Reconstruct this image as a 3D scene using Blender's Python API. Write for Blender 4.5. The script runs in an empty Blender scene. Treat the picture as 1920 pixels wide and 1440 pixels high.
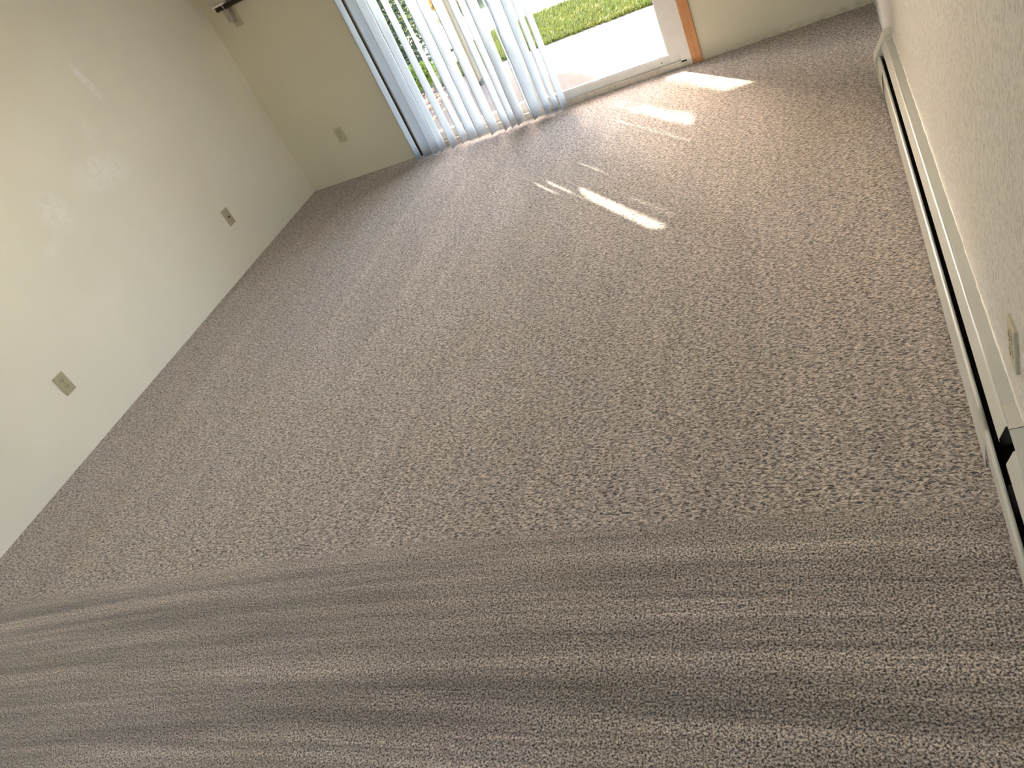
import bpy, bmesh, math, random
from mathutils import Vector, Matrix, Euler
C = bpy.context.scene
col = C.collection
PI = math.pi

# ------------------------------------------------------------------ camera, light, exposure
cd = bpy.data.cameras.new('camera'); cam = bpy.data.objects.new('camera', cd); col.objects.link(cam)
cam.location = (0, 0, 1.65)
cam.rotation_euler = (0.9303963581726795, 0.4089068147498836, 0.25677697633478247)
cd.sensor_width = 36; cd.lens = 1465.6512593920536 * 36 / 1920
cd.clip_start = 0.02; cd.clip_end = 200
C.camera = cam

SUN_DIR = Vector((0.5116, -0.6301, -0.5835))
sd = bpy.data.lights.new('sun', 'SUN'); sun = bpy.data.objects.new('sun', sd); col.objects.link(sun)
sd.energy = 5.5; sd.angle = math.radians(0.6); sd.color = (1.0, 0.93, 0.80)
sun.rotation_euler = SUN_DIR.to_track_quat('-Z', 'Y').to_euler()
sun.location = (-6, 12, 9)

w = bpy.data.worlds.new('world'); C.world = w; w.use_nodes = True
wn = w.node_tree; bg = wn.nodes['Background']
sky = wn.nodes.new('ShaderNodeTexSky'); sky.sky_type = 'NISHITA'; sky.sun_disc = False
sky.sun_elevation = math.radians(35.7); sky.sun_rotation = math.radians(-39)
sky.air_density = 1.0; sky.dust_density = 2.2; sky.ozone_density = 1.0
skw = wn.nodes.new('ShaderNodeMix'); skw.data_type = 'RGBA'; skw.blend_type = 'MULTIPLY'; skw.inputs[0].default_value = 1.0
skw.inputs[7].default_value = (1.17, 1.0, 0.90, 1)      # the camera's warm white balance
wn.links.new(sky.outputs[0], skw.inputs[6]); wn.links.new(skw.outputs[2], bg.inputs[0]); bg.inputs[1].default_value = 0.74

vs = C.view_settings
vs.view_transform = 'Standard'; vs.look = 'None'; vs.gamma = 1.0; vs.use_curve_mapping = False
vs.exposure = 2.25

# ------------------------------------------------------------------ room numbers (metres)
LX, RX, FY, BY, CZ = -3.829, 0.238, 5.064, -2.6, 2.44
DX0, DX1, DZ = -2.80, -0.794, 2.05      # sliding door opening
GZ = -0.07                              # ground outside

# ------------------------------------------------------------------ node helpers
def mat(name):
    m = bpy.data.materials.new(name); m.use_nodes = True
    nt = m.node_tree; return m, nt, nt.nodes['Principled BSDF']
def N(nt, t, **kw):
    n = nt.nodes.new(t)
    for k, v in kw.items():
        if k.startswith('i_'):
            k = k[2:]; k = int(k) if k.isdigit() else k.replace('_', ' ')
            n.inputs[k].default_value = v
        else: setattr(n, k, v)
    return n
def L(nt, a, b): nt.links.new(a, b)
def math_(nt, op, a, b=None, c=None, clamp=False):
    n = nt.nodes.new('ShaderNodeMath'); n.operation = op; n.use_clamp = clamp
    for i, x in enumerate((a, b, c)):
        if x is None: continue
        if isinstance(x, (int, float)): n.inputs[i].default_value = x
        else: L(nt, x, n.inputs[i])
    return n.outputs[0]
def ramp(nt, fac, stops):
    r = nt.nodes.new('ShaderNodeValToRGB'); cr = r.color_ramp
    while len(cr.elements) < len(stops): cr.elements.new(0.5)
    for e, (p, c) in zip(cr.elements, stops):
        e.position = p; e.color = (*c, 1) if len(c) == 3 else c
    L(nt, fac, r.inputs[0]); return r.outputs[0]
def noise(nt, vec, scale, detail=2, rough=0.5, dist=0.0, dim='3D'):
    n = N(nt, 'ShaderNodeTexNoise', noise_dimensions=dim)
    n.inputs['Scale'].default_value = scale; n.inputs['Detail'].default_value = detail
    n.inputs['Roughness'].default_value = rough; n.inputs['Distortion'].default_value = dist
    if vec is not None: L(nt, vec, n.inputs['Vector'])
    return n.outputs['Fac']
def mapping(nt, vec, scale=(1, 1, 1), rot=(0, 0, 0)):
    n = N(nt, 'ShaderNodeMapping'); n.inputs['Scale'].default_value = scale; n.inputs['Rotation'].default_value = rot
    L(nt, vec, n.inputs['Vector']); return n.outputs[0]
def mixc(nt, fac, a, b, mode='MIX'):
    n = N(nt, 'ShaderNodeMix', data_type='RGBA', blend_type=mode)
    for s, x in ((n.inputs[0], fac), (n.inputs[6], a), (n.inputs[7], b)):
        if isinstance(x, (int, float)): s.default_value = x
        elif isinstance(x, tuple): s.default_value = (*x, 1)
        else: L(nt, x, s)
    return n.outputs[2]
def bump(nt, bs, h, strength, dist):
    b = N(nt, 'ShaderNodeBump'); b.inputs['Strength'].default_value = strength; b.inputs['Distance'].default_value = dist
    L(nt, h, b.inputs['Height']); L(nt, b.outputs[0], bs.inputs['Normal'])
def objco(nt): return nt.nodes.new('ShaderNodeTexCoord').outputs['Object']
def simple(name, c, rough=0.5, metal=0.0, var=0.06, vscale=12, bscale=None, bstr=0.2, bdist=0.001):
    m, nt, bs = mat(name); co = objco(nt)
    f = noise(nt, co, vscale, 3)
    a = tuple(max(0, x * (1 - var)) for x in c); b = tuple(min(1, x * (1 + var)) for x in c)
    L(nt, ramp(nt, f, [(0.3, a), (0.7, b)]), bs.inputs['Base Color'])
    bs.inputs['Roughness'].default_value = rough; bs.inputs['Metallic'].default_value = metal
    if bscale: bump(nt, bs, noise(nt, co, bscale, 2), bstr, bdist)
    return m

# ------------------------------------------------------------------ materials
def carpet_mat():
    m, nt, bs = mat('carpet_pile'); co = objco(nt)
    sx = N(nt, 'ShaderNodeSeparateXYZ'); L(nt, co, sx.inputs[0]); X, Y = sx.outputs[0], sx.outputs[1]
    # wavy rows of tufts
    warp = noise(nt, co, 9, 2)
    v1 = mapping(nt, co, (0.55, 1.0, 1.0), (0, 0, math.radians(15)))
    tuft = noise(nt, v1, 150, 1, 0.5, 0.9)
    fine = noise(nt, co, 360, 1, 0.5)
    rounded = noise(nt, co, 185, 1, 0.5, 0.4)
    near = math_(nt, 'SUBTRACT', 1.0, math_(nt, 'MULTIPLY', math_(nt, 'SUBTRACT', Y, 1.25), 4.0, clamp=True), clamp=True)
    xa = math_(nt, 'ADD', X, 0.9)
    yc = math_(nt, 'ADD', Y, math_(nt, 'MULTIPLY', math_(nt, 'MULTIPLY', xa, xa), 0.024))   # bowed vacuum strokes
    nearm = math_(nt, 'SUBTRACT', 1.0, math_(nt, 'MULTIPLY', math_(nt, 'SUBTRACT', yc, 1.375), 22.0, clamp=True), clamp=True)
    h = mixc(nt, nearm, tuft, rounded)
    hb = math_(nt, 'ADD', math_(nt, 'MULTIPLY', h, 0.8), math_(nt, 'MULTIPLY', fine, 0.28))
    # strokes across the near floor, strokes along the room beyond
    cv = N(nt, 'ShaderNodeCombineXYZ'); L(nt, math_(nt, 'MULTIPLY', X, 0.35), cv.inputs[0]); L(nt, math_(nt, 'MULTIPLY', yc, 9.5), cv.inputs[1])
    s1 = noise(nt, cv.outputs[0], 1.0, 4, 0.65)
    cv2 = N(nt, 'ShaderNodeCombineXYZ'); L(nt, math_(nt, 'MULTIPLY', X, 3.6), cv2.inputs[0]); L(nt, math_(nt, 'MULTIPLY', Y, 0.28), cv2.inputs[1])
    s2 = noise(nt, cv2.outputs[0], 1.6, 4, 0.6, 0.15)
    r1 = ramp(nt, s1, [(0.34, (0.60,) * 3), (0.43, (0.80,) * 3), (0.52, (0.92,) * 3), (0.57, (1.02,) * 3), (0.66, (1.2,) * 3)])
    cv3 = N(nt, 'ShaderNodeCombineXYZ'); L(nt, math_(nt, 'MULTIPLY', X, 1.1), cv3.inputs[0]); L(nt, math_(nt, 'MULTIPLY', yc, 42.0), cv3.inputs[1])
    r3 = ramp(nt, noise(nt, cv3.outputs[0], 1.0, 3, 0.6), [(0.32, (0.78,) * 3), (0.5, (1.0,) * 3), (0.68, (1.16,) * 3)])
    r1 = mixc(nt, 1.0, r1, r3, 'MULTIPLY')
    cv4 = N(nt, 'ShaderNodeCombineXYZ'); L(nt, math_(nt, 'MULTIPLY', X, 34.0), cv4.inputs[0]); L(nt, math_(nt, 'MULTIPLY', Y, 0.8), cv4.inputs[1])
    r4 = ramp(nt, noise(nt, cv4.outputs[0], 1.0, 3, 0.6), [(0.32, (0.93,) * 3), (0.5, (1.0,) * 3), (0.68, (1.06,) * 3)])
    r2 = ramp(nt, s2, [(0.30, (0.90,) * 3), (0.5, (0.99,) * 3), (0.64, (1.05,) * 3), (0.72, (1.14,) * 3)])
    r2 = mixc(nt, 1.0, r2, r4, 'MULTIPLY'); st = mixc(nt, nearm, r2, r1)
    # fine pile lines near the border of the strokes
    tone = noise(nt, co, 2.3, 3, 0.6)
    base = ramp(nt, tone, [(0.3, (0.392, 0.334, 0.280)), (0.5, (0.402, 0.347, 0.303)), (0.72, (0.394, 0.338, 0.308))])
    pit_shade = ramp(nt, hb, [(0.38, (0.14,) * 3), (0.49, (0.72,) * 3), (0.56, (1.2,) * 3), (0.67, (2.0,) * 3)])  # shade between the tufts put into the colour: dark pits, light tips
    c = mixc(nt, 1.0, base, st, 'MULTIPLY'); c = mixc(nt, 1.0, c, pit_shade, 'MULTIPLY')
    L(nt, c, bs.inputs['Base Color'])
    bs.inputs['Roughness'].default_value = 0.95; bs.inputs['Specular IOR Level'].default_value = 0.15
    bs.inputs['Sheen Weight'].default_value = 0.35; bs.inputs['Sheen Roughness'].default_value = 0.5
    bump(nt, bs, hb, 1.0, 0.011)
    return m

def wall_mat(name, c, bscale, bstr, scuffs=(), speck=0.0, stretch=(1, 1, 1), dist=0.003, rough=0.55, dirt=False):
    m, nt, bs = mat(name); co = objco(nt)
    f = noise(nt, co, 1.3, 3)
    a = tuple(x * 0.97 for x in c); b = tuple(min(1, x * 1.03) for x in c)
    base = ramp(nt, f, [(0.35, a), (0.65, b)])
    rgh = None
    if scuffs:
        sx = N(nt, 'ShaderNodeSeparateXYZ'); L(nt, co, sx.inputs[0])
        mm = None
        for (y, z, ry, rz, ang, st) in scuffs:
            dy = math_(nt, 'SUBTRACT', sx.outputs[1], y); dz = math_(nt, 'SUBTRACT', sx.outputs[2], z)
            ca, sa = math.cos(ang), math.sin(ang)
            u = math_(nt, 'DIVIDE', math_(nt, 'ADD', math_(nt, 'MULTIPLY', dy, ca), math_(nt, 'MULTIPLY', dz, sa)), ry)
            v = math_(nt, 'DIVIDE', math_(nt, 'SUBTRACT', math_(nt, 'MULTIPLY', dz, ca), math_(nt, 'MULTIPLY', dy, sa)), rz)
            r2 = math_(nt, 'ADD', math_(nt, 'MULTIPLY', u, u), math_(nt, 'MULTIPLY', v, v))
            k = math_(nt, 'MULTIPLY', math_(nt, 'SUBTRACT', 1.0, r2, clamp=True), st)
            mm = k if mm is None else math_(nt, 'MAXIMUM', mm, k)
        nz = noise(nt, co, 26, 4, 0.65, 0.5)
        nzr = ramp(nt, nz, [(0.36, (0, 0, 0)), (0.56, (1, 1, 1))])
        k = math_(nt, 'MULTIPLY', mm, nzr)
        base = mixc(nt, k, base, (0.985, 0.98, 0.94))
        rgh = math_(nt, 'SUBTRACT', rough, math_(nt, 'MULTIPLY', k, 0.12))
    if speck:
        sp = noise(nt, mapping(nt, co, stretch), bscale * 0.9, 3, 0.7)
        base = mixc(nt, speck, base, mixc(nt, 1.0, base, ramp(nt, sp, [(0.36, (0.62, 0.6, 0.57)), (0.5, (1, 1, 1)), (0.62, (1.08, 1.08, 1.08))]), 'MULTIPLY'))
    if dirt:   # grime line a few centimetres over the carpet
        sx = N(nt, 'ShaderNodeSeparateXYZ'); L(nt, co, sx.inputs[0])
        g = math_(nt, 'SUBTRACT', 1.0, math_(nt, 'MULTIPLY', sx.outputs[2], 22.0, clamp=True), clamp=True)
        g = math_(nt, 'MULTIPLY', g, math_(nt, 'MULTIPLY', math_(nt, 'ADD', sx.outputs[0], 0.75), 3.0, clamp=True))
        g = math_(nt, 'MULTIPLY', g, ramp(nt, noise(nt, co, 18, 4, 0.7), [(0.42, (0, 0, 0)), (0.62, (1, 1, 1))]))
        base = mixc(nt, math_(nt, 'MULTIPLY', g, 0.6), base, (0.30, 0.26, 0.19))
    L(nt, base, bs.inputs['Base Color'])
    if rgh is not None: L(nt, rgh, bs.inputs['Roughness'])
    else: bs.inputs['Roughness'].default_value = rough
    bump(nt, bs, noise(nt, mapping(nt, co, stretch), bscale, 3, 0.6), bstr, dist)
    return m

def wood_mat(name, a, b, stretch=(40, 40, 3)):
    m, nt, bs = mat(name); co = objco(nt)
    g = noise(nt, mapping(nt, co, stretch), 1.6, 5, 0.6, 0.8)
    L(nt, ramp(nt, g, [(0.3, a), (0.7, b)]), bs.inputs['Base Color'])
    bs.inputs['Roughness'].default_value = 0.38; bump(nt, bs, g, 0.15, 0.001)
    return m

def glass_mat():
    m = bpy.data.materials.new('clear_glass'); m.use_nodes = True; nt = m.node_tree; nt.nodes.clear()
    o = N(nt, 'ShaderNodeOutputMaterial'); t = N(nt, 'ShaderNodeBsdfTransparent'); g = N(nt, 'ShaderNodeBsdfGlossy')
    lw = N(nt, 'ShaderNodeLayerWeight'); lw.inputs[0].default_value = 0.5
    frs = math_(nt, 'ADD', math_(nt, 'MULTIPLY', math_(nt, 'POWER', lw.outputs['Facing'], 5.0), 0.6), 0.025)
    sm = noise(nt, objco(nt), 3.0, 3)
    t.inputs[0].default_value = (0.95, 0.97, 0.96, 1); g.inputs['Roughness'].default_value = 0.02
    L(nt, ramp(nt, sm, [(0, (0.93, 0.955, 0.945)), (1, (0.965, 0.98, 0.97))]), t.inputs[0])
    mx = N(nt, 'ShaderNodeMixShader'); L(nt, frs, mx.inputs[0]); L(nt, t.outputs[0], mx.inputs[1]); L(nt, g.outputs[0], mx.inputs[2])
    L(nt, mx.outputs[0], o.inputs[0]); return m

def vane_mat():
    m, nt, bs = mat('vane_vinyl'); co = objco(nt)
    f = noise(nt, mapping(nt, co, (1, 1, 0.15)), 30, 2)
    L(nt, ramp(nt, f, [(0.3, (0.64, 0.69, 0.735)), (0.7, (0.69, 0.73, 0.77))]), bs.inputs['Base Color'])
    bs.inputs['Roughness'].default_value = 0.42
    tr = N(nt, 'ShaderNodeBsdfTranslucent'); tr.inputs[0].default_value = (0.60, 0.68, 0.75, 1)
    mx = N(nt, 'ShaderNodeMixShader'); mx.inputs[0].default_value = 0.40
    o = nt.nodes['Material Output']; L(nt, bs.outputs[0], mx.inputs[1]); L(nt, tr.outputs[0], mx.inputs[2]); L(nt, mx.outputs[0], o.inputs[0])
    return m

def concrete_mat():
    m, nt, bs = mat('patio_concrete'); co = objco(nt)
    a = noise(nt, co, 1.2, 4, 0.6); b = noise(nt, co, 55, 3, 0.7); d = noise(nt, co, 7, 4, 0.7)
    c = ramp(nt, a, [(0.3, (0.095, 0.086, 0.083)), (0.7, (0.115, 0.107, 0.099))])
    c = mixc(nt, 1.0, c, ramp(nt, b, [(0.3, (0.86,) * 3), (0.6, (1.04,) * 3)]), 'MULTIPLY')
    c = mixc(nt, 1.0, c, ramp(nt, d, [(0.30, (0.78, 0.76, 0.74)), (0.42, (1, 1, 1))]), 'MULTIPLY')
    L(nt, c, bs.inputs['Base Color']); bs.inputs['Roughness'].default_value = 0.95; bs.inputs['Specular IOR Level'].default_value = 0.05
    bump(nt, bs, b, 0.3, 0.002); return m

def leaf_mat(name, a, b, trans=0.35):
    m, nt, bs = mat(name); co = objco(nt)
    f = noise(nt, co, 5.0, 3, 0.7)
    c = ramp(nt, f, [(0.3, a), (0.7, b)]); L(nt, c, bs.inputs['Base Color']); bs.inputs['Roughness'].default_value = 0.5
    tr = N(nt, 'ShaderNodeBsdfTranslucent'); L(nt, c, tr.inputs[0])
    mx = N(nt, 'ShaderNodeMixShader'); mx.inputs[0].default_value = trans
    o = nt.nodes['Material Output']; L(nt, bs.outputs[0], mx.inputs[1]); L(nt, tr.outputs[0], mx.inputs[2]); L(nt, mx.outputs[0], o.inputs[0])
    return m

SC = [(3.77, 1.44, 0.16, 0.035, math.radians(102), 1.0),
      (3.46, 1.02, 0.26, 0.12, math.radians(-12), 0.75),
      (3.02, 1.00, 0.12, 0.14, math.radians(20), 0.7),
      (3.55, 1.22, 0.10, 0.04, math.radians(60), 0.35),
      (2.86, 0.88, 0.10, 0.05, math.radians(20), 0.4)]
M = dict(
    carpet=carpet_mat(),
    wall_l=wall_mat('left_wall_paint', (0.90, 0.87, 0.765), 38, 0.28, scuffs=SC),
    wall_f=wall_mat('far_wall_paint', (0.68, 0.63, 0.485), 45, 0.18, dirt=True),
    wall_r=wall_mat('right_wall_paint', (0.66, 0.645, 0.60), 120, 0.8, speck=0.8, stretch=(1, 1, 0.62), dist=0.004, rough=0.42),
    ceil=wall_mat('ceiling_paint', (0.80, 0.78, 0.72), 90, 0.6),
    oak=wood_mat('oak_trim', (0.50, 0.21, 0.075), (0.66, 0.31, 0.12)),
    dark_shaded=wood_mat('dark_brown_or_shaded_wood', (0.016, 0.008, 0.006), (0.034, 0.017, 0.010)),
    vinyl=simple('white_frame_vinyl', (0.80, 0.79, 0.76), 0.35, var=0.03, bscale=200, bstr=0.05),
    sill=simple('aluminium_track', (0.62, 0.58, 0.50), 0.4, 0.3, var=0.12, vscale=30),
    gasket=simple('dark_gasket', (0.03, 0.03, 0.03), 0.7),
    glass=glass_mat(), vane=vane_mat(),
    rail=simple('white_headrail', (0.82, 0.82, 0.80), 0.4, var=0.02),
    chain=simple('bead_chain_plastic', (0.80, 0.82, 0.84), 0.4, var=0.02),
    ivory=simple('ivory_plastic', (0.50, 0.455, 0.32), 0.35, var=0.05, vscale=40),
    tan=simple('tan_jack_plastic', (0.47, 0.36, 0.25), 0.4, var=0.06, vscale=40),
    slot=simple('dark_slot', (0.02, 0.015, 0.01), 0.8),
    screw=simple('screw_metal', (0.35, 0.32, 0.22), 0.4, 0.6),
    heater=simple('heater_enamel', (0.56, 0.57, 0.52), 0.30, var=0.05, vscale=6, bscale=160, bstr=0.06),
    cap=simple('heater_cap_enamel', (0.60, 0.59, 0.51), 0.42, var=0.04),
    hshade=simple('heater_inside_shade', (0.012, 0.012, 0.012), 0.9),  # shade inside the heater, put into a near-black colour
    fin=simple('aluminium_fin', (0.5, 0.5, 0.5), 0.35, 0.9),
    copper=simple('copper_pipe', (0.5, 0.24, 0.12), 0.35, 0.9),
    caulk=simple('white_caulk', (0.78, 0.77, 0.70), 0.6, var=0.08, vscale=40, bscale=60, bstr=0.8, bdist=0.004),
    acw=simple('air_conditioner_plastic', (0.52, 0.50, 0.42), 0.4, var=0.05),
    acd=simple('air_conditioner_grille', (0.16, 0.16, 0.13), 0.6),
    cord=simple('power_cord_plastic', (0.40, 0.36, 0.32), 0.5),
    patio=concrete_mat(),
    walk=simple('sidewalk_concrete', (0.22, 0.215, 0.205), 0.95, var=0.08, vscale=3, bscale=60, bstr=0.3),
    soil=simple('lawn_soil', (0.045, 0.060, 0.018), 1.0, var=0.4, vscale=9, bscale=40, bstr=1, bdist=0.01),
    grass=leaf_mat('grass_blades', (0.050, 0.082, 0.013), (0.135, 0.150, 0.030), 0.3),
    leaf=leaf_mat('juniper_leaves', (0.022, 0.040, 0.022), (0.055, 0.085, 0.040), 0.25),
    leaf2=leaf_mat('young_leaves', (0.10, 0.19, 0.03), (0.26, 0.34, 0.05), 0.4),
    petal=leaf_mat('orange_petals', (0.55, 0.20, 0.06), (0.75, 0.42, 0.16), 0.3),
    bark=simple('bark', (0.10, 0.075, 0.055), 0.95, var=0.3, vscale=20, bscale=30, bstr=1, bdist=0.01),
    rock=simple('river_rock', (0.26, 0.18, 0.13), 0.85, var=0.45, vscale=7, bscale=50, bstr=0.4),
    post=simple('beige_post_paint', (0.16, 0.14, 0.10), 0.75, var=0.08, vscale=8, bscale=50, bstr=0.3),
    slab=simple('balcony_stucco', (0.50, 0.46, 0.38), 0.9, var=0.05),
    roof=simple('exterior_siding', (0.55, 0.50, 0.40), 0.9, var=0.05),
)

# ------------------------------------------------------------------ mesh helpers
def link(name, bm, m, parent=None, smooth=False, loc=None):
    me = bpy.data.meshes.new(name); bm.normal_update(); bm.to_mesh(me); bm.free()
    o = bpy.data.objects.new(name, me); col.objects.link(o); me.materials.append(m)
    if smooth:
        for p in me.polygons: p.use_smooth = True
    if parent: o.parent = parent
    if loc: o.location = loc
    return o
def struct(name, bm, m, smooth=False):
    o = link(name, bm, m, None, smooth); o['kind'] = 'structure'; return o
def thing(name, label, cat, loc=(0, 0, 0), rotz=0, group=None):
    o = bpy.data.objects.new(name, None); col.objects.link(o); o.empty_display_size = 0.05
    o.location = loc; o.rotation_euler = (0, 0, rotz); o['label'] = label; o['category'] = cat
    if group: o['group'] = group
    return o
def tag(o, label, cat, group=None):
    o['label'] = label; o['category'] = cat
    if group: o['group'] = group
    return o
def box(bm, a, b, bev=0.0, seg=2):
    vs_ = [bm.verts.new((x, y, z)) for x in (a[0], b[0]) for y in (a[1], b[1]) for z in (a[2], b[2])]
    f = [(0, 1, 3, 2), (4, 6, 7, 5), (0, 4, 5, 1), (2, 3, 7, 6), (0, 2, 6, 4), (1, 5, 7, 3)]
    fs = [bm.faces.new([vs_[i] for i in q]) for q in f]
    bmesh.ops.recalc_face_normals(bm, faces=fs)
    if bev: bmesh.ops.bevel(bm, geom=list({e for q in fs for e in q.edges}), offset=bev, segments=seg, affect='EDGES', profile=0.5)
    return bm
def B(a, b, bev=0.0, seg=2): return box(bmesh.new(), a, b, bev, seg)
def prism_y(bm, pts, y0, y1):
    """closed polygon pts (x,z) swept along y"""
    a = [bm.verts.new((x, y0, z)) for x, z in pts]; b = [bm.verts.new((x, y1, z)) for x, z in pts]
    n = len(pts); fs = [bm.faces.new(a), bm.faces.new(b[::-1])]
    for i in range(n): fs.append(bm.faces.new((a[i], b[i], b[(i + 1) % n], a[(i + 1) % n])))
    bmesh.ops.recalc_face_normals(bm, faces=fs); return bm
def sheet(bm, pts, y0, y1, t):
    """open profile (x,z) with thickness t towards its right-hand side"""
    P = [Vector(p) for p in pts]; out = []
    for i, p in enumerate(P):
        d = (P[min(i + 1, len(P) - 1)] - P[max(i - 1, 0)]).normalized()
        out.append(p + Vector((d.y, -d.x)) * t)
    return prism_y(bm, [tuple(p) for p in P] + [tuple(p) for p in out[::-1]], y0, y1)
def arc(cx, cz, r, a0, a1, n=6):
    return [(cx + r * math.cos(math.radians(a0 + (a1 - a0) * i / n)), cz + r * math.sin(math.radians(a0 + (a1 - a0) * i / n))) for i in range(n + 1)]
def tube(bm, pts, r, n=8, cap=True):
    pts = [Vector(p) for p in pts]; rs = r if isinstance(r, (list, tuple)) else [r] * len(pts)
    prev = None; first = None; ref = None
    for i, p in enumerate(pts):
        d = (pts[min(i + 1, len(pts) - 1)] - pts[max(i - 1, 0)]).normalized()
        if ref is None: ref = d.orthogonal().normalized()
        u = (ref - d * ref.dot(d)).normalized(); v = d.cross(u); ref = u
        ring = [bm.verts.new(p + (u * math.cos(2 * PI * k / n) + v * math.sin(2 * PI * k / n)) * rs[i]) for k in range(n)]
        if prev: 
            for k in range(n): bm.faces.new((prev[k], prev[(k + 1) % n], ring[(k + 1) % n], ring[k]))
        else: first = ring
        prev = ring
    if cap: bm.faces.new(first[::-1]); bm.faces.new(prev)
    return bm
def disc_y(bm, x, z, r, y0, y1, n=16, sx=1, sz=1, flat=None):
    """short cylinder facing -y; flat clips its top/bottom"""
    pts = []
    for k in range(n):
        a = 2 * PI * k / n; px, pz = x + r * sx * math.cos(a), z + r * sz * math.sin(a)
        if flat: pz = max(z - flat, min(z + flat, pz))
        pts.append((px, pz))
    return prism_y(bm, pts, y0, y1)

# ------------------------------------------------------------------ the room
struct('floor', B((LX, BY, -0.12), (RX, FY + 0.005, 0)), M['carpet'])
struct('ceiling', B((LX - 0.15, BY - 0.15, CZ), (RX + 0.15, FY + 0.15, CZ + 0.25)), M['ceil'])
struct('wall_left', B((LX - 0.15, BY - 0.15, -0.2), (LX, FY + 0.15, CZ)), M['wall_l'])
bm = bmesh.new()
SEAM = 1.76
box(bm, (RX, BY - 0.15, -0.2), (RX + 0.15, SEAM - 0.0006, CZ)); box(bm, (RX, SEAM + 0.0006, -0.2), (RX + 0.15, FY + 0.15, CZ))
box(bm, (RX + 0.002, SEAM - 0.01, -0.2), (RX + 0.14, SEAM + 0.01, CZ))
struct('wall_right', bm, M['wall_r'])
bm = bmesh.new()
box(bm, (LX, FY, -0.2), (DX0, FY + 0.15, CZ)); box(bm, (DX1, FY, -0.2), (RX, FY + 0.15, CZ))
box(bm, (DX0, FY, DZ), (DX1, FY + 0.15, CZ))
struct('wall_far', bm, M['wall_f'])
# rear wall with an added, unseen opening that brightens the room
WX0, WX1, WZ0, WZ1 = -1.7, -0.4, 0.75, 2.05
bm = bmesh.new()
box(bm, (LX, BY - 0.15, -0.2), (WX0, BY, CZ)); box(bm, (WX1, BY - 0.15, -0.2), (RX, BY, CZ))
box(bm, (WX0, BY - 0.15, -0.2), (WX1, BY, WZ0)); box(bm, (WX0, BY - 0.15, WZ1), (WX1, BY, CZ))
struct('wall_back', bm, M['wall_f'])
bm = bmesh.new()
for a, b in (((WX0, WZ0), (WX0 + 0.05, WZ1)), ((WX1 - 0.05, WZ0), (WX1, WZ1)), ((WX0, WZ0), (WX1, WZ0 + 0.05)), ((WX0, WZ1 - 0.05), (WX1, WZ1)), ((-1.07, WZ0), (-1.03, WZ1))):
    box(bm, (a[0], BY - 0.1, a[1]), (b[0], BY - 0.05, b[1]))
win = struct('fill_window_1', bm, M['vinyl'])
link('pane', B((WX0 + 0.04, BY - 0.08, WZ0 + 0.04), (WX1 - 0.04, BY - 0.074, WZ1 - 0.04)), M['glass'], win)

# ------------------------------------------------------------------ fill light on the ceiling, added out of view to brighten the room
def emis(name, c, s):
    m, nt, bs = mat(name); bs.inputs['Base Color'].default_value = (0.8, 0.78, 0.72, 1)
    f = noise(nt, objco(nt), 6, 2); L(nt, ramp(nt, f, [(0, tuple(x * .96 for x in c)), (1, c)]), bs.inputs['Emission Color'])
    bs.inputs['Emission Strength'].default_value = s; return m
LO = Vector((-2.6, 1.9, CZ))
lamp = thing('fill_lamp', 'added fill light out of view, a round flush ceiling bowl that brightens the room', 'lamp', LO)
def lathe(prof, n=28):
    bm = bmesh.new(); rings = []
    for r_, z in prof: rings.append([bm.verts.new((r_ * math.cos(2 * PI * k / n), r_ * math.sin(2 * PI * k / n), z)) for k in range(n)])
    for a, b in zip(rings, rings[1:]):
        for k in range(n): bm.faces.new((a[k], a[(k + 1) % n], b[(k + 1) % n], b[k]))
    bm.faces.new(rings[-1][::-1]); bm.faces.new(rings[0]); bmesh.ops.recalc_face_normals(bm, faces=bm.faces); return bm
link('fill_lamp_base', lathe([(0.175, 0.0), (0.18, -0.012), (0.172, -0.03), (0.165, -0.03)]), M['screw'], lamp, True)
link('fill_bowl', lathe([(0.163, -0.028), (0.160, -0.05), (0.145, -0.08), (0.115, -0.105), (0.07, -0.122), (0.02, -0.128)]), emis('fill_bowl_glow', (1.0, 0.90, 0.74), 10.0), lamp, True)

# ------------------------------------------------------------------ oak casing round the sliding door
TY = FY - 0.018
def struct_box(name, a, b, m, bev=0.003): return struct(name, B(a, b, bev), m)
struct_box('trim_1', (DX1, TY, 0.0), (DX1 + 0.063, FY, DZ + 0.063), M['oak'])
struct_box('trim_2', (DX0 - 0.063, TY, 0.0), (DX0, FY, DZ + 0.063), M['dark_shaded'])  # backlit trim, its shade put into the dark wood colour
struct_box('trim_3', (DX0, TY, DZ), (DX1, FY, DZ + 0.063), M['oak'])

# ------------------------------------------------------------------ sliding patio door
door = bpy.data.objects.new('door_1', None); col.objects.link(door); door['kind'] = 'structure'
door.location = (DX1, FY, 0)
def dpart(name, bm, m, parent=None, off=(DX1, FY, 0)):
    bmesh.ops.translate(bm, verts=bm.verts, vec=-Vector(off)); return link(name, bm, m, parent or door)
bm = bmesh.new()
box(bm, (DX1 - 0.066, FY - 0.002, 0.0), (DX1, FY + 0.13, DZ), 0.002)
box(bm, (DX0, FY + 0.02, 0.0), (DX0 + 0.066, FY + 0.13, DZ), 0.002)
box(bm, (DX0, FY, DZ - 0.06), (DX1, FY + 0.13, DZ), 0.002)
dpart('door_frame', bm, M['vinyl'])
bm = bmesh.new()   # threshold track: riser, lip and two rails
box(bm, (DX0 + 0.03, FY - 0.004, -0.01), (DX1 - 0.03, FY + 0.14, 0.030), 0.002)
box(bm, (DX0 + 0.03, FY - 0.002, 0.028), (DX1 - 0.03, FY + 0.006, 0.041), 0.0015)
box(bm, (DX0 + 0.03, FY + 0.055, 0.028), (DX1 - 0.03, FY + 0.061, 0.041))
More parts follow.
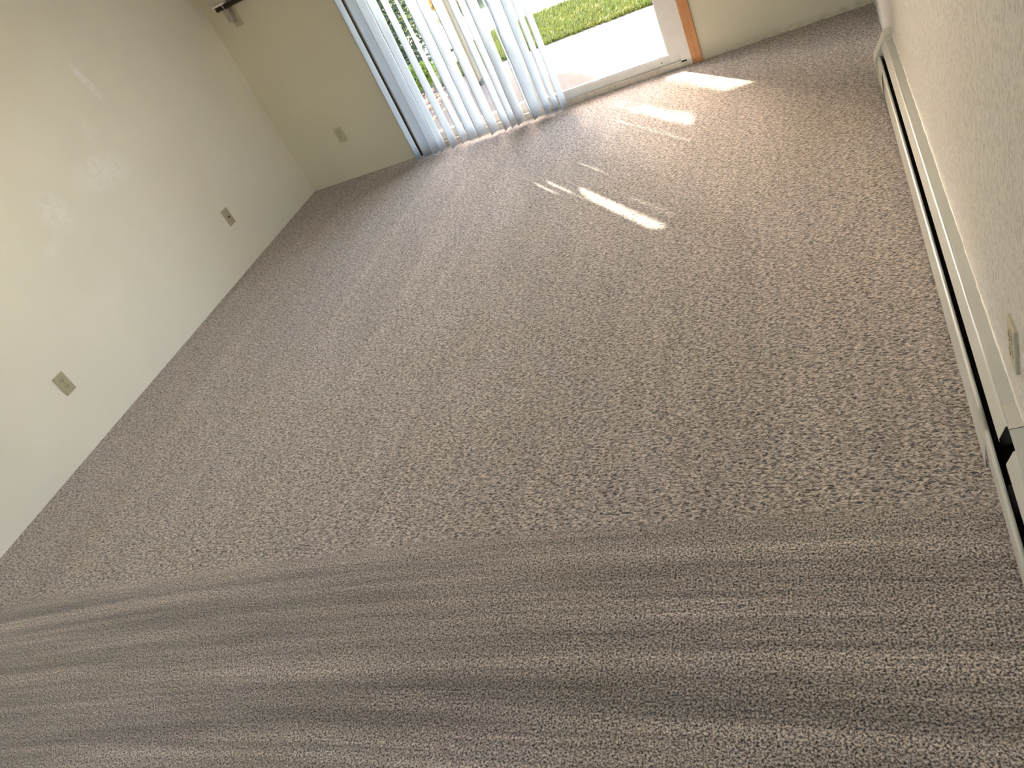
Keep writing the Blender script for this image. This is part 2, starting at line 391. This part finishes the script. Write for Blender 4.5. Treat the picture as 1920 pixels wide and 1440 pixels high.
box(bm, (DX0 + 0.03, FY + 0.10, 0.028), (DX1 - 0.03, FY + 0.14, 0.036))
dpart('threshold', bm, M['sill'])
def panel(name, x0, x1, y, st=0.06, rb=0.098, hole=False):
    """sash frame with glass"""
    bm = bmesh.new(); t = 0.032
    box(bm, (x0, y, 0.036), (x0 + st, y + t, DZ - 0.05), 0.002); box(bm, (x1 - st, y, 0.036), (x1, y + t, DZ - 0.05), 0.002)
    box(bm, (x0 + st, y, 0.036), (x1 - st, y + t, rb - 0.006), 0.002); box(bm, (x0 + st, y, DZ - 0.13), (x1 - st, y + t, DZ - 0.05), 0.002)
    box(bm, (x0 + st - 0.001, y + 0.006, rb - 0.007), (x1 - st + 0.001, y + t - 0.006, rb), 0.001)      # glazing bead
    box(bm, (x0 + st - 0.001, y + 0.006, rb), (x0 + st + 0.006, y + t - 0.006, DZ - 0.13)); box(bm, (x1 - st - 0.006, y + 0.006, rb), (x1 - st + 0.001, y + t - 0.006, DZ - 0.13))
    p = dpart(name, bm, M['vinyl'])
    dpart('glass_pane', B((x0 + st + 0.001, y + 0.012, rb - 0.003), (x1 - st - 0.001, y + 0.018, DZ - 0.13)), M['glass'], p)
    if hole:
        b2 = bmesh.new(); disc_y(b2, x1 - st - 0.055, 0.062, 0.0042, y - 0.0006, y + 0.002, 14); dpart('screw_hole', b2, M['slot'], p)
    return p
panel('sliding_panel', -1.86, DX1 - 0.062, FY + 0.012, 0.07, 0.094, True)
panel('fixed_panel', DX0 + 0.06, -1.79, FY + 0.066, 0.06, 0.10)
bm = bmesh.new()   # pull handle of the sliding panel, at its left stile
box(bm, (-1.84, FY - 0.03, 0.92), (-1.815, FY - 0.018, 1.12), 0.004); box(bm, (-1.84, FY - 0.03, 0.92), (-1.815, FY + 0.013, 0.945), 0.003); box(bm, (-1.84, FY - 0.03, 1.095), (-1.815, FY + 0.013, 1.12), 0.003)
dpart('handle', bm, M['vinyl'])

# ------------------------------------------------------------------ vertical blind
blind = thing('vertical_blind', 'white vertical blind drawn to the left half of the patio door, vanes turned open', 'blind', (-2.2, 4.965, 2.12))
BO = Vector((-2.2, 4.965, 2.12))
bm = B((-2.87, 4.94, 2.075), (-0.72, 4.99, 2.12), 0.004); bmesh.ops.translate(bm, verts=bm.verts, vec=-BO)
link('headrail', bm, M['rail'], blind)
# apparent near-edge x on the track line, blade angle at top and at foot (degrees from +x), foot height
VANES = [(-2.811, 93, 93, .012), (-2.746, 67, 64, .012), (-2.676, 75, 72, .012), (-2.607, 75, 82, .014),
         (-2.514, 88, 80, .014, 72), (-2.423, 107, 82, .030, 98), (-2.362, 62, 70, .030, 126), (-2.289, 68, 60, .030, 76),
         (-2.196, 69, 66, .018, 52), (-2.089, 86, 80, .018, 80), (-2.035, 86, 74, .020), (-1.986, 62, 66, .022),
         (-1.877, 108, 104, .022, 96), (-1.864, 58, 66, .024), (-1.775, 78, 80, .020), (-1.711, 83, 84, .020),
         (-1.658, 82, 80, .020)]
feet = []
def vane(ax, p0, p1, zb, pt=None):
    bm = bmesh.new(); rows, cols, W, T = 20, 8, 0.089, 0.0009
    zt = 2.06; lay = []
    for s in (0, 1):
        g = []
        for r in range(rows + 1):
            z = zt + (zb - zt) * r / rows
            k = min(1.0, max(0.0, (1.1 - z) / 1.05)); kt = min(1.0, max(0.0, (z - 1.08) / 0.2)); ph = math.radians(p0 + (p1 - p0) * k + ((pt - p0) * kt if pt is not None else 0))
            yn = 4.965 - 0.0445 * math.sin(ph); xn = ax * yn / 4.96
            row = []
            for c_ in range(cols + 1):
                u = c_ / cols; bow = 0.0065 * math.sin(PI * u)
                x = xn + W * u * math.cos(ph) - (bow - s * T) * math.sin(ph)
                y = yn + W * u * math.sin(ph) + (bow - s * T) * math.cos(ph)
                row.append(bm.verts.new(Vector((x, y, z)) - BO))
            g.append(row)
            if r == rows and s == 0: feet.append(Vector((xn + W * .5 * math.cos(ph), yn + W * .5 * math.sin(ph), zb + .02)))
        lay.append(g)
    for r in range(rows):
        for c_ in range(cols):
            a = lay[0]; bm.faces.new((a[r][c_], a[r][c_ + 1], a[r + 1][c_ + 1], a[r + 1][c_]))
            a = lay[1]; bm.faces.new((a[r][c_], a[r + 1][c_], a[r + 1][c_ + 1], a[r][c_ + 1]))
    for r in range(rows):
        for c_ in (0, cols): bm.faces.new((lay[0][r][c_], lay[0][r + 1][c_], lay[1][r + 1][c_], lay[1][r][c_]))
    for c_ in range(cols):
        for r in (0, rows): bm.faces.new((lay[0][r][c_], lay[1][r][c_], lay[1][r][c_ + 1], lay[0][r][c_ + 1]))
    bmesh.ops.recalc_face_normals(bm, faces=bm.faces)
    link('vane', bm, M['vane'], blind, True)
for v in VANES: vane(*v)
def chain(a, b, sag, out=0.0):
    bm = bmesh.new(); pts = []
    for k in range(13):
        u = k / 12; p = a.lerp(b, u); p = p + Vector((0, -out * math.sin(PI * u), -sag * 4 * u * (1 - u))); pts.append(p - BO)
    tube(bm, pts, 0.0012, 6); link('bead_chain', bm, M['chain'], blind, True)
for i in range(len(feet) - 1):
    a, b = feet[i].copy(), feet[i + 1].copy(); a.y = b.y = 4.915
    a.z = b.z = max(a.z, b.z)
    if (b - a).length < 0.085: chain(a, b, 0.012, 0.01)

# ------------------------------------------------------------------ wall plates (built facing -y, plate back on y=0)
def screw(x, z, y, parent):
    bm = bmesh.new(); disc_y(bm, x, z, 0.0033, y - 0.0012, y + 0.001, 12)
    s = link('screw', bm, M['screw'], parent)
    link('screw_slot', B((x - 0.0028, y - 0.0014, z - 0.0004), (x + 0.0028, y - 0.0010, z + 0.0004)), M['slot'], s)
def plate(parent, h=0.114, wd=0.070, t=0.006):
    return link('cover_plate', B((-wd / 2, -t, -h / 2), (wd / 2, 0.001, h / 2), 0.0025, 3), M['ivory'], parent)
def duplex(label, loc, rz, t=0.006, name='wall_outlet'):
    r = thing(name, label, 'outlet', loc, rz, 'duplex outlets round the room')
    plate(r, t=t)
    for s in (1, -1):
        bm = bmesh.new(); disc_y(bm, 0, s * 0.0195, 0.0172, -t - 0.0022, -t + 0.001, 28, flat=0.0135)
        f = link('receptacle', bm, M['ivory'], r)
        for x, hh in ((-0.0063, 0.0048), (0.0063, 0.0038)):
            link('slot', B((x - 0.0013, -t - 0.0028, s * 0.0195 + 0.004 - hh), (x + 0.0013, -t - 0.002, s * 0.0195 + 0.004 + hh)), M['slot'], f)
        bm = bmesh.new(); disc_y(bm, 0, s * 0.0195 - 0.0075, 0.0026, -t - 0.0028, -t - 0.002, 12); link('ground_hole', bm, M['slot'], f)
    screw(0, 0, -t, r)
    return r
duplex('ivory duplex outlet low on the left wall, nearest to the viewer, empty sockets', (LX, 2.366, 0.349), PI / 2)
duplex('ivory duplex outlet low on the shaded far wall, left of the white blind', (-3.350, FY, 0.341), 0)
duplex('ivory outlet on the right wall just above the baseboard heater, seen nearly edge on', (RX, 1.470, 0.397), -PI / 2, 0.007)
j = thing('jack_plate', 'ivory jack plate with one dark port low on the left wall, near the far corner', 'wall plate', (LX, 4.088, 0.343), PI / 2)
plate(j)
link('jack_insert', B((-0.012, -0.0085, -0.040), (0.012, -0.005, 0.004), 0.001), M['tan'], j)
link('jack_port', B((-0.008, -0.0095, -0.006), (0.0095, -0.0055, 0.0035)), M['slot'], j)
screw(0, 0.042, -0.006, j); screw(0, -0.047, -0.006, j)
duplex('ivory outlet high on the far wall under the air conditioner, its plug pushed in', (-3.624, FY, 1.312), 0)

# ------------------------------------------------------------------ wall air conditioner near the far left corner
AO = Vector((-3.35, FY, 1.60))
ac = thing('air_conditioner', 'pale wall air conditioner on a dark wooden ledge, high by the far left corner', 'air conditioner', AO)
def apart(name, bm, m, parent=None, smooth=False):
    bmesh.ops.translate(bm, verts=bm.verts, vec=-AO); return link(name, bm, m, parent or ac, smooth)
apart('casing', B((-3.705, FY - 0.10, 1.432), (-3.08, FY + 0.02, 1.82), 0.022, 5), M['acw'])
bm = bmesh.new()
for k in range(9): box(bm, (-3.66, FY - 0.103, 1.50 + k * 0.03), (-3.13, FY - 0.098, 1.515 + k * 0.03))
apart('grille', bm, M['acd'])
apart('drain_lip', B((-3.70, FY - 0.075, 1.418), (-3.60, FY - 0.02, 1.434), 0.005), M['rail'])
apart('mounting_ledge', B((-3.706, FY - 0.045, 1.388), (-3.02, FY, 1.418), 0.001), M['dark_shaded'])
bm = bmesh.new(); box(bm, (-3.655, FY - 0.052, 1.302), (-3.615, FY - 0.014, 1.385), 0.005)
plug = apart('plug', bm, M['cord'])
bm = bmesh.new(); tube(bm, [(-3.635, FY - 0.034, 1.38), (-3.637, FY - 0.05, 1.41), (-3.638, FY - 0.055, 1.45)], 0.006, 8)
apart('power_cord', bm, M['cord'], None, True)

# ------------------------------------------------------------------ baseboard heater along the right wall
HO = Vector((RX, 1.45, 0))
h = thing('baseboard_heater', 'long off-white metal baseboard heater along the foot of the right wall', 'heater', HO)
def hpart(name, bm, m, parent=None, smooth=False):
    bmesh.ops.translate(bm, verts=bm.verts, vec=-HO); return link(name, bm, m, parent or h, smooth)
YE = 3.93                      # far end of the covers
ZT = 0.213
PLATE = [(RX - 0.0005, ZT + 0.003)] + [(0.212, 0.2125)] + arc(0.2085, 0.2045, 0.0075, 80, 152, 6) + [(0.1878, 0.1715), (0.1888, 0.1640)]
def cover(y0, y1, lip=True):
    """top plate rolled over at its front edge, and the sloping lip under it"""
    p = PLATE if lip else PLATE[:-6]
    bm = bmesh.new(); sheet(bm, [(x, z) for x, z in p[::-1]], y0, y1, 0.0014); return bm
hpart('top_cover', cover(1.475, YE), M['heater'])
hpart('top_cover', cover(-0.6, 1.342), M['heater'])
hpart('top_cover', cover(1.342, 1.405, False), M['heater'])
hpart('splice_cover', (lambda bm: bmesh.ops.translate(bm, verts=bm.verts, vec=(-0.0007, 0, 0.0012)) or bm)(cover(1.4065, 1.482, False)), M['cap'])
hpart('lip_end', cover(1.418, 1.475), M['heater'])
def front(y0, y1, dx=0.0):
    foot = [(0.1700, 0.012), (0.1648, 0.018), (0.1692, 0.118)] if not dx else [(0.178, 0.012), (0.174, 0.018), (0.1672, 0.112)]
    p = foot + arc(0.1763, 0.1335, 0.0075, 175, 65, 8) + [(0.1803, 0.137), (0.1800, 0.124)]
    bm = bmesh.new(); sheet(bm, p, y0, y1, 0.0014); return bm
hpart('front_panel', front(1.482, YE), M['heater'])
hpart('front_panel', front(-0.6, 1.56, 0.0045), M['heater'])
hpart('back_plate', B((RX - 0.0035, -0.6, 0.01), (RX - 0.0005, YE, ZT)), M['hshade'])
hpart('slot_shade', B((0.182, -0.6, 0.118), (0.2345, 1.24, 0.122)), M['hshade'])  # black sheets standing in for the shade below the slot
hpart('slot_shade', B((0.182, 1.45, 0.118), (0.2345, YE - 0.02, 0.122)), M['hshade'])
hpart('gap_shade', B((0.1795, 1.15, 0.03), (0.2345, 1.55, 0.034)), M['hshade'])  # black sheet added where the splice gap is only in shade
bm = bmesh.new(); y = 1.27
while y < 1.325: box(bm, (0.186, y, 0.05), (0.229, y + 0.0006, 0.125)); y += 0.0045
hpart('fin_stack', bm, M['fin'])
bm = bmesh.new(); tube(bm, [(0.208, -0.55, 0.07), (0.208, YE - 0.02, 0.07)], 0.011, 12); hpart('copper_pipe', bm, M['copper'], None, True)
# end cap: a moulded shell a little larger than the covers
capp = [(RX - 0.0005, 0.006), (RX - 0.0005, 0.224), (0.214, 0.222), (0.204, 0.217), (0.1545, 0.125), (0.1535, 0.115), (0.1585, 0.006)]
bm = bmesh.new(); prism_y(bm, capp, YE - 0.03, YE + 0.065)
bmesh.ops.bevel(bm, geom=[e for e in bm.edges if min(v.co.y for v in e.verts) > YE + 0.06], offset=0.012, segments=3, affect='EDGES', profile=0.6)
for v in bm.verts:
    if v.co.y > YE + 0.06: v.co.x += (RX - v.co.x) * 0.10
hpart('end_cap', bm, M['cap'])
# the cap's wings folded back over the top plate and the foot of the front panel
hpart('cap_wing', sheet(bmesh.new(), [(0.2075, 0.2085), (0.2125, 0.2150), (RX - 0.001, 0.2185)], YE - 0.075, YE - 0.03, 0.0012), M['cap'])
hpart('cap_wing', sheet(bmesh.new(), [(0.1635, 0.010), (0.1600, 0.02), (0.1640, 0.112), (0.168, 0.13)], YE - 0.20, YE - 0.03, 0.0012), M['cap'])
# paint bead between cover and wall
rnd = random.Random(4)
bm = bmesh.new(); pts = []; rs = []
y = -0.5
while y < YE: pts.append((RX + 0.0005, y, ZT + 0.004 + rnd.uniform(-0.0008, 0.0008))); rs.append(rnd.uniform(0.0022, 0.0042)); y += 0.03
tube(bm, pts, rs, 8); hpart('paint_bead', bm, M['caulk'], None, True)

# ------------------------------------------------------------------ outside
PY1, WY0, WY1 = 7.06, 8.33, 9.75
struct('patio', B((-3.25, FY + 0.15, GZ - 0.1), (3.0, PY1, GZ)), M['patio'])
struct('lawn', B((-16, PY1, GZ - 0.15), (10, WY0, GZ - 0.02)), M['soil'])
struct('lawn', B((-16, WY1, GZ - 0.15), (10, 26, GZ - 0.02)), M['soil'])
struct('lawn', B((-16, -8, GZ - 0.15), (LX - 0.2, FY + 0.4, GZ - 0.03)), M['soil'])
struct('planting_bed', B((-16, FY + 0.15, GZ - 0.15), (-3.25, PY1, GZ - 0.02)), M['bark'])
struct('sidewalk', B((-16, WY0, GZ - 0.1), (10, WY1, GZ + 0.005)), M['walk'])
struct('lawn', B((-16, -14, GZ - 0.15), (10, BY - 0.15, GZ - 0.03)), M['soil'])

def blades(name, label, regions, m, seed, hgt, group=None):
    rnd = random.Random(seed); vs_, fs = [], []
    for (x0, x1, y0, y1, n) in regions:
        for _ in range(n):
            x = rnd.uniform(x0, x1); y = rnd.uniform(y0, y1); a = rnd.uniform(0, PI); hh = hgt * rnd.uniform(0.5, 1.3)
            wv = 0.006 * rnd.uniform(.7, 1.4); dx, dy = math.cos(a) * wv, math.sin(a) * wv
            lx, ly = rnd.uniform(-1, 1) * hh * .6, rnd.uniform(-1, 1) * hh * .6
            i = len(vs_); z = GZ - 0.02
            vs_ += [(x - dx, y - dy, z), (x + dx, y + dy, z), (x + lx * .4 + dx * .8, y + ly * .4 + dy * .8, z + hh * .6), (x + lx * .4 - dx * .8, y + ly * .4 - dy * .8, z + hh * .6), (x + lx, y + ly, z + hh)]
            fs += [(i, i + 1, i + 2, i + 3), (i + 3, i + 2, i + 4)]
    me = bpy.data.meshes.new(name); me.from_pydata(vs_, [], fs); me.materials.append(m)
    o = bpy.data.objects.new(name, me); col.objects.link(o); o['label'] = label; o['category'] = 'grass'; o['kind'] = 'stuff'
    return o
blades('grass', 'bright green lawn grass between the patio and the pale sidewalk', [(-3.38, -0.4, PY1, WY0, 46000)], M['grass'], 1, 0.055)
blades('grass', 'lawn grass on the far side of the pale sidewalk', [(-3.7, -1.5, WY1, WY1 + 4, 12000), (-8, -5.0, WY1, WY1 + 4, 12000), (-5.0, -3.7, WY1 + 1.4, WY1 + 4, 6000)], M['grass'], 2, 0.06)

# river rock mulch in the bed left of the patio
rnd = random.Random(8); bm = bmesh.new()
for _ in range(1100):
    x = rnd.uniform(-4.9, -3.0) ; y = rnd.uniform(FY + 0.25, 7.0)
    if x > -3.25 and rnd.random() < .8: continue
    s = rnd.uniform(0.02, 0.045)
    mt = Matrix.Translation((x, y, GZ - 0.01 + s * .3)) @ Euler((rnd.random() * .6, rnd.random() * .6, rnd.random() * 6)).to_matrix().to_4x4() @ Matrix.Diagonal((s, s * rnd.uniform(.6, .9), s * rnd.uniform(.45, .7), 1))
    r = bmesh.ops.create_icosphere(bm, subdivisions=1, radius=1, matrix=mt)
o = link('gravel', bm, M['rock'], None, True); o['kind'] = 'stuff'; o['label'] = 'tan and orange river rock mulch beside the patio, seen between the vanes'; o['category'] = 'gravel'

def leaf_cloud(bm, blobs, n, size, seed, up=0.3):
    """blobs: (centre, radii, weight); small folded leaves scattered through them, denser at the skin"""
    rnd = random.Random(seed); tot = sum(b[2] for b in blobs)
    for c_, r, wt in blobs:
        for _ in range(int(n * wt / tot)):
            d = Vector((rnd.gauss(0, 1), rnd.gauss(0, 1), rnd.gauss(0, 1))).normalized()
            k = rnd.random() ** 0.45
            p = Vector(c_) + Vector((d.x * r[0], d.y * r[1], d.z * r[2])) * k
            if p.z < GZ: continue
            s = size * rnd.uniform(.6, 1.3); q = Euler((rnd.uniform(-1.3, 1.3), rnd.uniform(-1.3, 1.3), rnd.uniform(0, 6.3))).to_matrix()
            v = [bm.verts.new(p + q @ Vector(t) * s) for t in ((0, -1, 0), (.38, 0, .12), (0, 1.1, 0), (-.38, 0, .12))]
            bm.faces.new((v[0], v[1], v[2])); bm.faces.new((v[0], v[2], v[3]))
    return bm
def tree(name, label, cat, base, blobs, n, size, seed, m, trunk, group=None):
    t = thing(name, label, cat, base, 0, group); bv = Vector(base)
    bm = leaf_cloud(bmesh.new(), blobs, n, size, seed); bmesh.ops.translate(bm, verts=bm.verts, vec=-bv)
    link('foliage', bm, m, t)
    bm = bmesh.new(); rnd = random.Random(seed + 1)
    top = Vector(trunk[0]); pts = [bv + (top - bv) * k / 5 + Vector((rnd.uniform(-.04, .04), rnd.uniform(-.04, .04), 0)) * (k > 0) for k in range(6)]
    tube(bm, pts, [trunk[1] * (1 - .13 * k) for k in range(6)], 10)
    for c_, r, _w in blobs:
        tube(bm, [pts[rnd.choice((2, 3, 4))], (Vector(c_) + pts[3]) / 2, Vector(c_)], [trunk[1] * .4, trunk[1] * .25, trunk[1] * .1], 6)
    bmesh.ops.translate(bm, verts=bm.verts, vec=-bv); link('trunk', bm, M['bark'], t, True)
    return t
tree('evergreen_shrub', 'tall dark green shrub outside behind the left vanes', 'shrub', (-4.25, 8.02, GZ),
     [((-4.3, 7.85, 0.5), (0.7, 0.5, 0.6), 3.6), ((-4.25, 7.65, 0.12), (0.62, 0.42, 0.26), 1.8), ((-4.9, 7.95, 0.65), (0.4, 0.45, 0.75), 2.2), ((-4.3, 8.0, 1.24), (0.62, 0.5, 0.62), 3), ((-4.88, 8.0, 1.54), (0.4, 0.4, 0.62), 1.8), ((-4.2, 7.95, 2.06), (0.6, 0.5, 0.62), 3), ((-4.25, 7.9, 2.66), (0.5, 0.45, 0.44), 2.6), ((-4.65, 7.9, 2.66), (0.45, 0.4, 0.48), 2.6), ((-4.65, 7.9, 3.22), (0.42, 0.4, 0.30), 1.6), ((-4.95, 7.95, 2.83), (0.36, 0.4, 0.7), 2.2), ((-3.75, 7.75, 1.63), (0.26, 0.3, 0.53), 0.7), ((-3.72, 7.8, 2.49), (0.24, 0.3, 0.44), 0.6), ((-3.80, 8.22, 3.17), (0.11, 0.2, 0.62), 1.9), ((-3.82, 8.22, 2.31), (0.12, 0.2, 0.53), 1.0), ((-3.81, 8.22, 3.69), (0.1, 0.16, 0.35), 0.7)],
     52000, 0.032, 5, M['leaf'], ((-4.2, 7.95, 2.6), 0.07))
tree('evergreen_shrub', 'broad dark shrub outside at the far left, seen between the first vanes', 'shrub', (-6.35, 8.6, GZ),
     [((-6.35, 8.6, 0.7), (0.9, 0.6, 0.8), 3), ((-6.4, 8.6, 1.9), (0.9, 0.6, 0.9), 3), ((-6.3, 8.7, 3.0), (0.8, 0.6, 0.8), 2)], 20000, 0.036, 9, M['leaf'], ((-6.35, 8.6, 3.0), 0.08))
tree('leafy_plant', 'small yellow-green plant at the foot of the dark shrub', 'plant', (-3.62, 7.16, GZ),
     [((-3.62, 7.16, 0.05), (0.22, 0.10, 0.13), 1), ((-3.85, 7.14, 0.03), (0.16, 0.08, 0.10), .6)], 2600, 0.022, 12, M['leaf2'], ((-3.62, 7.16, 0.05), 0.008))
fl = tree('flowering_plant', 'yellow-green plant with orange flowers beyond the sidewalk', 'plant', (-4.35, 10.6, GZ),
     [((-4.35, 10.6, 0.2), (0.5, 0.35, 0.3), 1)], 4200, 0.035, 13, M['leaf2'], ((-4.35, 10.6, 0.2), 0.012))
bm = leaf_cloud(bmesh.new(), [((-4.3, 10.4, 0.18), (0.42, 0.25, 0.2), 1)], 900, 0.035, 14); bmesh.ops.translate(bm, verts=bm.verts, vec=-Vector((-4.35, 10.6, GZ)))
link('flowers', bm, M['petal'], fl)
# balcony overhead on its post
post = thing('porch_post', 'beige square post on the patio edge, seen between the vanes', 'post', (-2.84, 6.60, GZ))
PO = Vector((-2.84, 6.60, GZ))
bm = B((-2.885, 6.555, GZ + 0.035), (-2.795, 6.645, 2.47), 0.004); bmesh.ops.translate(bm, verts=bm.verts, vec=-PO); link('shaft', bm, M['post'], post)
bm = B((-2.895, 6.545, GZ), (-2.785, 6.655, GZ + 0.035), 0.003); bmesh.ops.translate(bm, verts=bm.verts, vec=-PO); link('base_plate', bm, M['gasket'], post)
struct('balcony', B((-2.91, FY + 0.15, 2.47), (3.0, 7.12, 2.60)), M['slab'])
